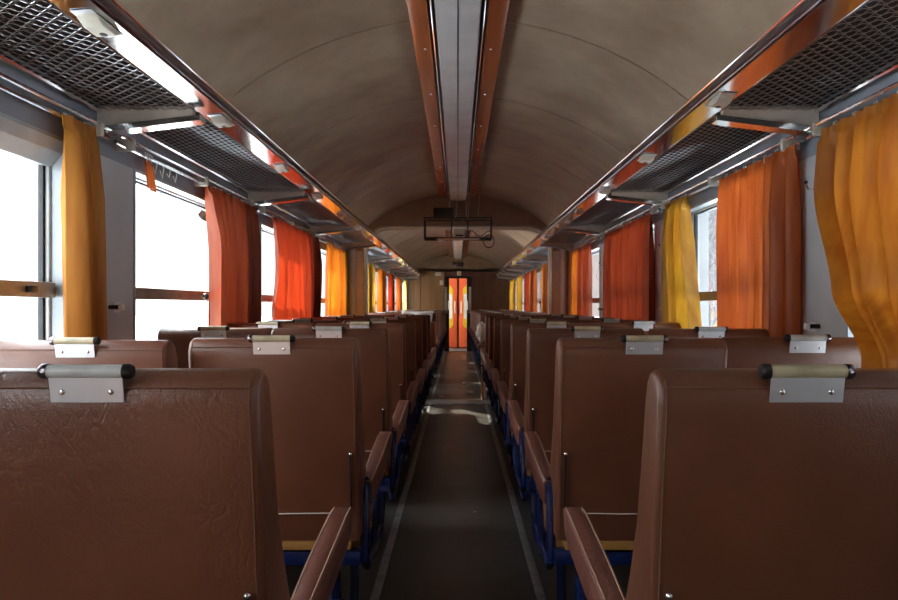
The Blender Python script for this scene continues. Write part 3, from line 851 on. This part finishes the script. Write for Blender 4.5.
def place_seat(sd, col, row, y, rz=0.0, far=False):
    key = (sd, col) if not far else ({'L': 'R', 'R': 'L'}[sd], col)
    p = proto[key]
    if key in used: o = copy_tree(p)
    else: o = p; used.add(key)
    s = -1 if sd == 'L' else 1
    xc = s * (.305 + SW / 2 if col == 'aisle' else .828 + SW / 2)
    dy = 0 if far else (dW.get((sd, row), 0) if col == 'window' else 0)
    o.location = (xc, y + dy, 0); o.rotation_euler = (0, 0, rz)
    sn = 'left' if s < 0 else 'right'
    pos = 'aisle seat' if col == 'aisle' else 'window seat'
    tancol = (sd, col, row) in tanrows and not far
    if far:
        o['label'] = 'brown seat facing the camera past the arch, %s side, %s, %s row' % (sn, pos, ordn[row])
    else:
        o['label'] = 'brown leatherette seat, %s row from camera, %s side %s with %s handle' % (ordn[row], sn, pos, 'yellowed' if tancol else 'grey')
    o['category'] = 'train seat'
    o['group'] = 'seats past the partition arch' if far else 'seats in front of the partition arch'
    if tancol:
        for c in o.children:
            if c.name.startswith('grab_handle'):
                c.material_slots[0].link = 'OBJECT'; c.material_slots[0].material = M['tubetan']
    if not far and (sd, col, row) == ('R', 'aisle', 0):
        pass
    return o
for r, y in enumerate(rowsN):
    for sd in 'LR':
        for col in ('aisle', 'window'): place_seat(sd, col, r, y)
for sd in 'LR':
    for col in ('aisle', 'window'):
        o = place_seat(sd, col, 8, .06)  # unseen row, added to shade the lower backs of the first row
        o['label'] = 'brown leatherette seat beside the camera, below the picture, %s %s' % ('left' if sd == 'L' else 'right', 'aisle seat' if col == 'aisle' else 'window seat')
for r, y in enumerate(rowsF):
    for sd in 'LR':
        for col in ('aisle', 'window'): place_seat(sd, col, r, y, PI, True)

for o in list(COL.objects):
    if o.get('label', '').startswith('brown leatherette seat, first row from camera'):
        for c in o.children:
            if c.name.startswith('backrest') and 'left side' in o['label']:
                c.material_slots[0].link = 'OBJECT'; c.material_slots[0].material = M['creased']
            if c.name.startswith('grab_handle') and 'right side aisle' in o['label']: c.location.x -= .034
# ------------------------------------------------------------------ overhead tray under the arch
YT = 8.22
t = tag(empty('overhead_tray', (0, YT, EYE + .80)), 'black metal tray frame hung below the ceiling in front of the arch', 'tray')
mb = MB()
w_, d_, h_ = .394, .26, .235
for z in (0, h_):
    for y in (0, d_):
        mb.box((-w_, y - .008, z - .008), (w_, y + .008, z + .008))
    for x in (-w_, -.06, .06, w_):
        mb.box((x - .008, 0, z - .008), (x + .008, d_, z + .008))
for x in (-w_, -.075, .115, w_):
    for y in (0, d_): mb.box((x - .007, y - .007, 0), (x + .007, y + .007, h_))
mb.build('tray_frame', M['black'], t, smooth=False)
mb = MB()
for k in range(19):
    x = -w_ + .03 + k * .041
    mb.box((x, .01, h_ - .004), (x + .024, d_ - .01, h_ + .004))
mb.build('slatted_top', M['rail'], t, smooth=False)
MB().box((-.24, -.012, -.022), (.25, .02, -.006), .003).build('lower_bar', M['beige'], t)
mb = MB(); mb.box((-w_, 0, -.03), (-.26, .1, -.008), .003); mb.box((.26, 0, -.03), (w_, .1, -.008), .003); mb.build('end_block', M['black'], t)
mb = MB()
for x in (-.10, .10): mb.tube([(x, .13, h_), (x, .13, ZC - EYE - .80 - .13)], .008, 6)
mb.build('hanger_rod', M['alux'], t)
bxm = tag(empty('monitor_box', (-.17, YT + .05, EYE + .80 + h_ + .0085)), 'black box standing on top of the overhead tray', 'box')
MB().box((-.12, 0, 0), (.12, .14, .12), .006).build('casing', M['black'], bxm)
MB().box((-.105, -.004, .015), (.105, .001, .105), .002).build('front_grille', M['rubber'], bxm)
pan = tag(empty('junction_panel', (.0, YT + .13, EYE + .80 + .0085)), 'small pale junction box inside the overhead tray', 'box')
MB().box((-.06, -.03, 0), (.075, .06, .11), .005).build('casing', M['white'], pan)
MB().box((-.03, -.034, .02), (.06, -.028, .04), .001).build('slot', M['black'], pan)
pts = []
for k in range(40):
    a = k / 39 * 2 * PI * 2 - .6
    pts.append((.36 + .062 * math.cos(a), YT - .03 + .01 * math.sin(a * .5), EYE + .755 + .075 * math.sin(a) + .004 * k / 39))
cb = MB().tube(pts, .006, 6)
pp = [(.10, YT - .02, EYE + .84)]
for k in range(1, 26):
    u = k / 25; pp.append((.10 + .30 * u, YT - .025 + .02 * math.sin(6 * u), EYE + .86 + .03 * math.sin(9 * u) - .02 * u))
cb.tube(pp, .005, 6)
tag(cb.build('cable', M['black']), 'black cable coiled in a loop at the right end of the tray', 'cable')
for x, z0, z1, lab in ((-.02, 1.02, 1.16, 'left of the pair'), (.12, 1.0, 1.20, 'middle, nearest the tray centre'), (.24, 1.06, 1.24, 'right, near the cable loop')):
    mb = MB(); mb.tube([(x, 8.12, EYE + z1 + .12 if False else EYE + zc(x) - EYE - .005), (x + .01, 8.12, EYE + z1), (x - .006, 8.115, EYE + z0)], .003, 5)
    tag(mb.build('hanging_wire', M['white']), 'thin white wire hanging from the ceiling above the tray, %s' % lab, 'wire')
for x, lab in ((.20, 'left of the two under the tray'), (.42, 'right of the two under the tray')):
    mb = MB(); mb.tube([(x, 9.3, zc(x) - .003), (x + .008, 9.3, EYE + 1.0), (x - .004, 9.3, EYE + .86)], .003, 5)
    tag(mb.build('hanging_wire', M['white']), 'thin white wire dangling past the arch, %s' % lab, 'wire')

# ------------------------------------------------------------------ small fittings
def signbox(x, z, w, h, label, nm='wall_sign', dark=False):
    t = tag(empty(nm, (x, Y1 - .001, z)), label, 'sign box')
    MB().box((-w / 2, -.03, -h / 2), (w / 2, 0, h / 2), .004).build('casing', M['white'], t)
    MB().box((-w / 2 + .02, -.033, -h / 2 + .015), (w / 2 - .02, -.028, h / 2 - .015), .001).build('face_panel', M['beige'], t)
signbox(-.53, EYE + .86, .15, .10, 'wide white sign box high on the end wall left of the door')
signbox(.03, EYE + .87, .11, .11, 'square white emergency light above the end doorway', 'emergency_light')
signbox(-.44, EYE + .62, .09, .12, 'small white switch box beside the end doorway', 'switch_box')
vt = tag(empty('ceiling_vent', (0, Y1 - .011, EYE + 1.11)), 'dark grille in the pale arch over the end wall', 'vent')
MB().box((-.14, -.02, -.06), (.14, 0, .06), .004).build('vent_frame', M['rail'], vt)
mb = MB()
for k in range(6): mb.box((-.12, -.026, -.05 + k * .018), (.12, -.019, -.042 + k * .018))
mb.build('grille', M['black'], vt, smooth=False)

def coat_hook(s, y, z, label):
    t = tag(empty('coat_hook', (s * W, y, z)), label, 'coat hook', 'coat hooks on the wall pillars')
    a, b_ = sorted((0, -s * .008)); MB().box((a, -.014, -.035), (b_, .014, .035), .003).build('back_plate', M['rail'], t)
    pts = [(-s * .008, 0, .01)] + [(-s * (.012 + .05 * math.sin(k / 10 * PI * .9)), -.0, .01 - .05 * (1 - math.cos(k / 10 * PI * .5)) + (.03 * max(0, k / 10 - .6) / .4)) for k in range(1, 11)]
    pts = [(-s * .006, 0, .015), (-s * .012, 0, -.02), (-s * .03, 0, -.035), (-s * .05, 0, -.03), (-s * .058, 0, -.008)]
    MB().tube(pts, .005, 8).build('hook', M['chrome'], t)
    MB().ball((-s * .058, 0, -.006), .008, 8).build('hook_tip', M['black'], t)
coat_hook(1, 2.74, EYE + .49, 'metal coat hook on the right pillar beside the ochre curtain')
coat_hook(1, 4.73, EYE + .42, 'metal coat hook on the right pillar behind the gold curtain')
coat_hook(1, 6.74, EYE + .42, 'metal coat hook on the right pillar behind the dark red curtain')
coat_hook(-1, 4.82, EYE + .42, 'metal coat hook on the left pillar behind the red curtain')
def holdback(s, y, z, label):
    t = tag(empty('curtain_holdback', (s * W, y, z)), label, 'holdback', 'curtain holdbacks on the pillars')
    a, b_ = sorted((0, -s * .05)); MB().tube([(0, 0, 0), (-s * .05, 0, 0)], .009, 8).build('stem', M['black'], t)
    MB().box((-s * .05 - .009, -.012, -.013), (-s * .05 + .009, .012, .013), .003).build('buckle', M['white'], t)
    MB().box((-.004, .03, -.022), (.004, .09, .022), .002).build('catch_plate', M['alux'], t)
holdback(-1, 2.85, EYE - .005, 'white curtain holdback stud on the left pillar by the faded gold curtain')
holdback(1, 2.75, EYE - .08, 'white curtain holdback stud on the right pillar by the ochre curtain')
holdback(1, 4.72, EYE - .02, 'white curtain holdback stud on the right pillar by the gold curtain')
holdback(-1, 4.82, EYE - .0, 'white curtain holdback stud on the left pillar past the red curtain')
holdback(1, 6.8, EYE - .03, 'white curtain holdback stud on the right pillar before the arch')
# crank on the sash bar of the second left window
t = tag(empty('window_crank', (-W - .012, 4.08, EYE + .055)), 'thin bent window crank on the bar of the second left window', 'window crank')
MB().ball((.006, -.12, 0), .018, 10).build('crank_boss', M['black'], t)
MB().tube([(.02, -.12, 0), (.02, .10, -.012)], .006, 6).build('crank_arm', M['tubetan'], t)
MB().tube([(.02, -.10, -.01), (.035, -.04, -.06), (.03, .03, -.062), (.028, .03, -.045)], .004, 6).build('crank_handle', M['alux'], t)
# decal on the second left window
st = MB(); st.prism([(4.02, EYE + .525), (4.08, EYE + .562), (4.16, EYE + .556), (4.22, EYE + .535), (4.14, EYE + .50), (4.07, EYE + .505)], 'x', -W - .0755, -W - .074)
tag(st.build('window_decal', M['sticker'], smooth=False), 'torn blue green decal on the second left window pane', 'decal')
# curtain hooks left on the bare rail
for i in range(5):
    y = 3.10 + i * .075
    mb = MB(); mb.tube([(-1.375, y, ZRL + .010), (-1.365, y, ZRL - .02), (-1.375, y + .004, ZRL - .05 - .01 * (i % 3)), (-1.383, y, ZRL - .03)], .003, 5)
    tag(mb.build('rail_hook', M['white']), 'empty curtain hook on the bare second left rail', 'hook', 'empty hooks on the second left rail')

# litter on the far floor
for i, (x, y, r, lab) in enumerate(((.17, 9.6, .05, 'crumpled paper scrap on the aisle floor just past the threshold strip'), (-.22, 9.25, .035, 'small paper scrap on the floor left, just past the threshold strip'), (.10, 10.9, .04, 'paper scrap farther up the sunlit aisle'), (.1, 4.1, .012, 'tiny crumb of litter on the dark near aisle'))):
    bm = bmesh.new(); bmesh.ops.create_icosphere(bm, subdivisions=2, radius=r)
    for v in bm.verts:
        v.co *= 1 + .35 * noise.noise(v.co * 30 + Vector((i * 3, 0, 0)))
        v.co.z = v.co.z * .35
    mz = min(v.co.z for v in bm.verts)
    for v in bm.verts: v.co += Vector((x, y, -mz))
    m_ = MB(); m_.bm.free(); m_.bm = bm
    tag(m_.build('paper_scrap', M['paper'], angle=20), lab, 'litter', 'scraps on the aisle floor')
# white sheet added as sunlit shine on the first far left seat
def shine_sheet(xc, yc, w, label, mat, z0, z1):
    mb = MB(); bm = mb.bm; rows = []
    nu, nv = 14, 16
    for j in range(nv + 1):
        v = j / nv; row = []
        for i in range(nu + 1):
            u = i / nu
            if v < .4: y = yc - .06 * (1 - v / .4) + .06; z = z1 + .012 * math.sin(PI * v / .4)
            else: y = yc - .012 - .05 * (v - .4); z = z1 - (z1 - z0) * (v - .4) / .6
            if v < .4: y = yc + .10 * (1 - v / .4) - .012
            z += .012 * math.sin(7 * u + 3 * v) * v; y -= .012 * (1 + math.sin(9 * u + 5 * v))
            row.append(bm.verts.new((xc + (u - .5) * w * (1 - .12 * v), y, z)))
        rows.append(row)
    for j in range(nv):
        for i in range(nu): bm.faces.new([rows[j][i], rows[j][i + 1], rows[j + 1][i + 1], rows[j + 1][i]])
    o = mb.build('sunlit_seat_top', mat, angle=180); md = o.modifiers.new('t', 'SOLIDIFY'); md.thickness = .006
    return tag(o, label, 'seat shine')
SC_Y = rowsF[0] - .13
shine_sheet(-.565, SC_Y, .46, 'white sheet added as sunlit shine over the first left seat past the arch', M['paper'], 1.0, 1.122)
def lump(name, c, r, sc, seed, mat, label, cat):
    bm = bmesh.new(); bmesh.ops.create_icosphere(bm, subdivisions=4, radius=r)
    for v in bm.verts:
        n_ = v.co.normalized()
        v.co *= 1 + .30 * noise.noise(n_ * 2.3 + Vector((seed, 0, 0))) + .12 * noise.noise(n_ * 7 + Vector((0, seed, 0)))
        v.co = Vector((v.co.x * sc[0], v.co.y * sc[1], v.co.z * sc[2]))
    mz = min(v.co.z for v in bm.verts)
    for v in bm.verts: v.co += Vector((c[0], c[1], c[2] - mz))
    m_ = MB(); m_.bm.free(); m_.bm = bm
    return tag(m_.build(name, mat, angle=60), label, cat)
lump('crumpled_cloth', (.315, 9.32, .716), .10, (.7, 1.0, 1.25), 3, M['paper'], 'crumpled white cloth heaped on the first right armrest past the arch', 'cloth')
lo_ = MB().box((-.13, -.045, 0), (.13, .045, .50), .035, 4).build('loose_cushion', M['rust'], None, angle=60)
lo_.location = (-.42, 9.30, .503); tag(lo_, 'rust brown loose cushion standing on the first left seat past the arch', 'cushion')
bd = MB().box((-.012, -.16, 0), (.012, .16, .66), .004).build('loose_board', M['ply'], None)
bd.location = (.318, 9.10, .0); tag(bd, 'ochre board standing beside the first right seat past the arch', 'board')
po = MB().box((-.014, -.014, 0), (.014, .014, .62), .003).build('bare_post', M['white'], None)
po.location = (.345, 8.93, .008); tag(po, 'thin white post standing at the right edge of the threshold strip', 'post')

# ------------------------------------------------------------------ outside
struct(MB().box((-140, -60, -1.35), (140, 160, -1.25)).build('ground', M['snow'], smooth=False))
def bare_tree(x, y, H, seed, label):
    rnd = random.Random(seed)
    t = tag(empty('bare_tree', (x, y, -1.26)), label, 'tree', 'bare trees outside the right windows')
    trunk = MB(); br = MB()
    pts = []; rs = []
    for k in range(9):
        u = k / 8; pts.append((.25 * math.sin(u * 4 + seed) * u, .2 * math.cos(u * 3 + seed) * u, H * u)); rs.append(.11 * (1 - u) + .012)
    trunk.tube(pts, rs, 8)
    def grow(p, d, L_, r, lev):
        n = 4; q = [p]; dd = d.copy()
        for k in range(n):
            dd = (dd + Vector((rnd.uniform(-.22, .22), rnd.uniform(-.22, .22), rnd.uniform(-.05, .2)))).normalized()
            q.append(q[-1] + dd * (L_ / n))
        br.tube(q, [r * (1 - .8 * k / n) + .003 for k in range(n + 1)], 5)
        if lev < 3:
            for k in range(rnd.randint(4, 6)):
                i = rnd.randint(1, n); e = (dd + Vector((rnd.uniform(-1, 1), rnd.uniform(-1, 1), rnd.uniform(-.2, .8)))).normalized()
                grow(q[i], e, L_ * rnd.uniform(.4, .65), r * .55, lev + 1)
    for k in range(18):
        u = .15 + .82 * k / 18
        i = u * 8; i0 = int(i); p = Vector(pts[i0]).lerp(Vector(pts[min(i0 + 1, 8)]), i - i0)
        a = k * 2.4 + seed; d = Vector((math.cos(a), math.sin(a), .7)).normalized()
        grow(p, d, H * (.42 - .28 * u), .045 * (1 - u) + .012, 1)
    trunk.build('trunk', M['bark'], t); br.build('branches', M['bark'], t)
for i, (x, y, H) in enumerate(((7.3, 20.5, 7.5), (9.6, 27.2, 8.5), (14.6, 41.5, 9.5), (12.2, 34.2, 8))):
    bare_tree(x, y, H, i + 2, ['leafless tree with a leaning trunk outside the clear right window, nearest', 'leafless tree outside the clear right window, second nearest', 'leafless tree farthest behind outside the clear right window', 'short leafless tree near the snowy shed outside'][i])
t = tag(empty('shed', (18.5, 51, -1.25)), 'small snow-roofed shed among the trees outside the right window', 'shed')
MB().box((-2.2, -1.5, 0), (2.2, 1.5, 2.3)).build('walls', M['walnut'], t, smooth=False)
MB().prism([(-2.6, 2.3), (2.6, 2.3), (0, 3.6)], 'y', -1.8, 1.8).build('roof', M['snow'], t, smooth=False)

# ------------------------------------------------------------------ light
wd = bpy.data.worlds.new('sky'); scene.world = wd; wd.use_nodes = True
nt = wd.node_tree; bg = nt.nodes['Background']
tc = nt.nodes.new('ShaderNodeTexCoord'); sp = nt.nodes.new('ShaderNodeSeparateXYZ'); nt.links.new(tc.outputs['Generated'], sp.inputs[0])
rp = nt.nodes.new('ShaderNodeValToRGB')
cr = rp.color_ramp
cr.elements[0].position = .0; cr.elements[0].color = (1.0, 1.0, 1.0, 1)
cr.elements[1].position = 1.0; cr.elements[1].color = (.80, .90, 1.0, 1)
nt.links.new(sp.outputs[2], rp.inputs['Fac']); nt.links.new(rp.outputs[0], bg.inputs['Color'])
ms = nt.nodes.new('ShaderNodeMapRange'); ms.inputs['From Min'].default_value = .12; ms.inputs['From Max'].default_value = .8
ms.inputs['To Min'].default_value = .95; ms.inputs['To Max'].default_value = 6.0
nt.links.new(sp.outputs[2], ms.inputs['Value'])
mh = nt.nodes.new('ShaderNodeMapRange'); mh.inputs['From Min'].default_value = -.5; mh.inputs['From Max'].default_value = .28   # brighter towards the sun side
mh.inputs['To Min'].default_value = 1.9; mh.inputs['To Max'].default_value = .36
nt.links.new(sp.outputs[0], mh.inputs['Value'])
mu = nt.nodes.new('ShaderNodeMath'); mu.operation = 'MULTIPLY'; nt.links.new(ms.outputs[0], mu.inputs[0]); nt.links.new(mh.outputs[0], mu.inputs[1])
nt.links.new(mu.outputs[0], bg.inputs['Strength'])
sun = bpy.data.lights.new('sun', 'SUN'); sun.energy = 9.0; sun.angle = math.radians(1.0); sun.color = (1.0, .90, .74)
so = bpy.data.objects.new('sun', sun); COL.objects.link(so)
so.rotation_euler = Vector((.64, -.92, -.60)).to_track_quat('-Z', 'Y').to_euler()
so.location = (-20, 20, 20)

# ------------------------------------------------------------------ camera
cam = bpy.data.cameras.new('camera'); co = bpy.data.objects.new('camera', cam); COL.objects.link(co)
cam.sensor_width = 36; cam.lens = 36 * F / 898
cam.shift_x = -9 / 898; cam.shift_y = 6 / 898
co.location = (0, 0, EYE); co.rotation_euler = (PI / 2, 0, 0)
cam.clip_start = .05; cam.clip_end = 400
scene.camera = co
vs = scene.view_settings
vs.view_transform = 'Standard'; vs.look = 'None'; vs.gamma = 1; vs.exposure = 0.88; vs.use_curve_mapping = False
c = scene.cycles
c.max_bounces = 10; c.diffuse_bounces = 6; c.glossy_bounces = 5; c.transmission_bounces = 6; c.transparent_max_bounces = 16
c.caustics_reflective = False; c.caustics_refractive = False
c.sample_clamp_indirect = 6.0
c.use_denoising = True
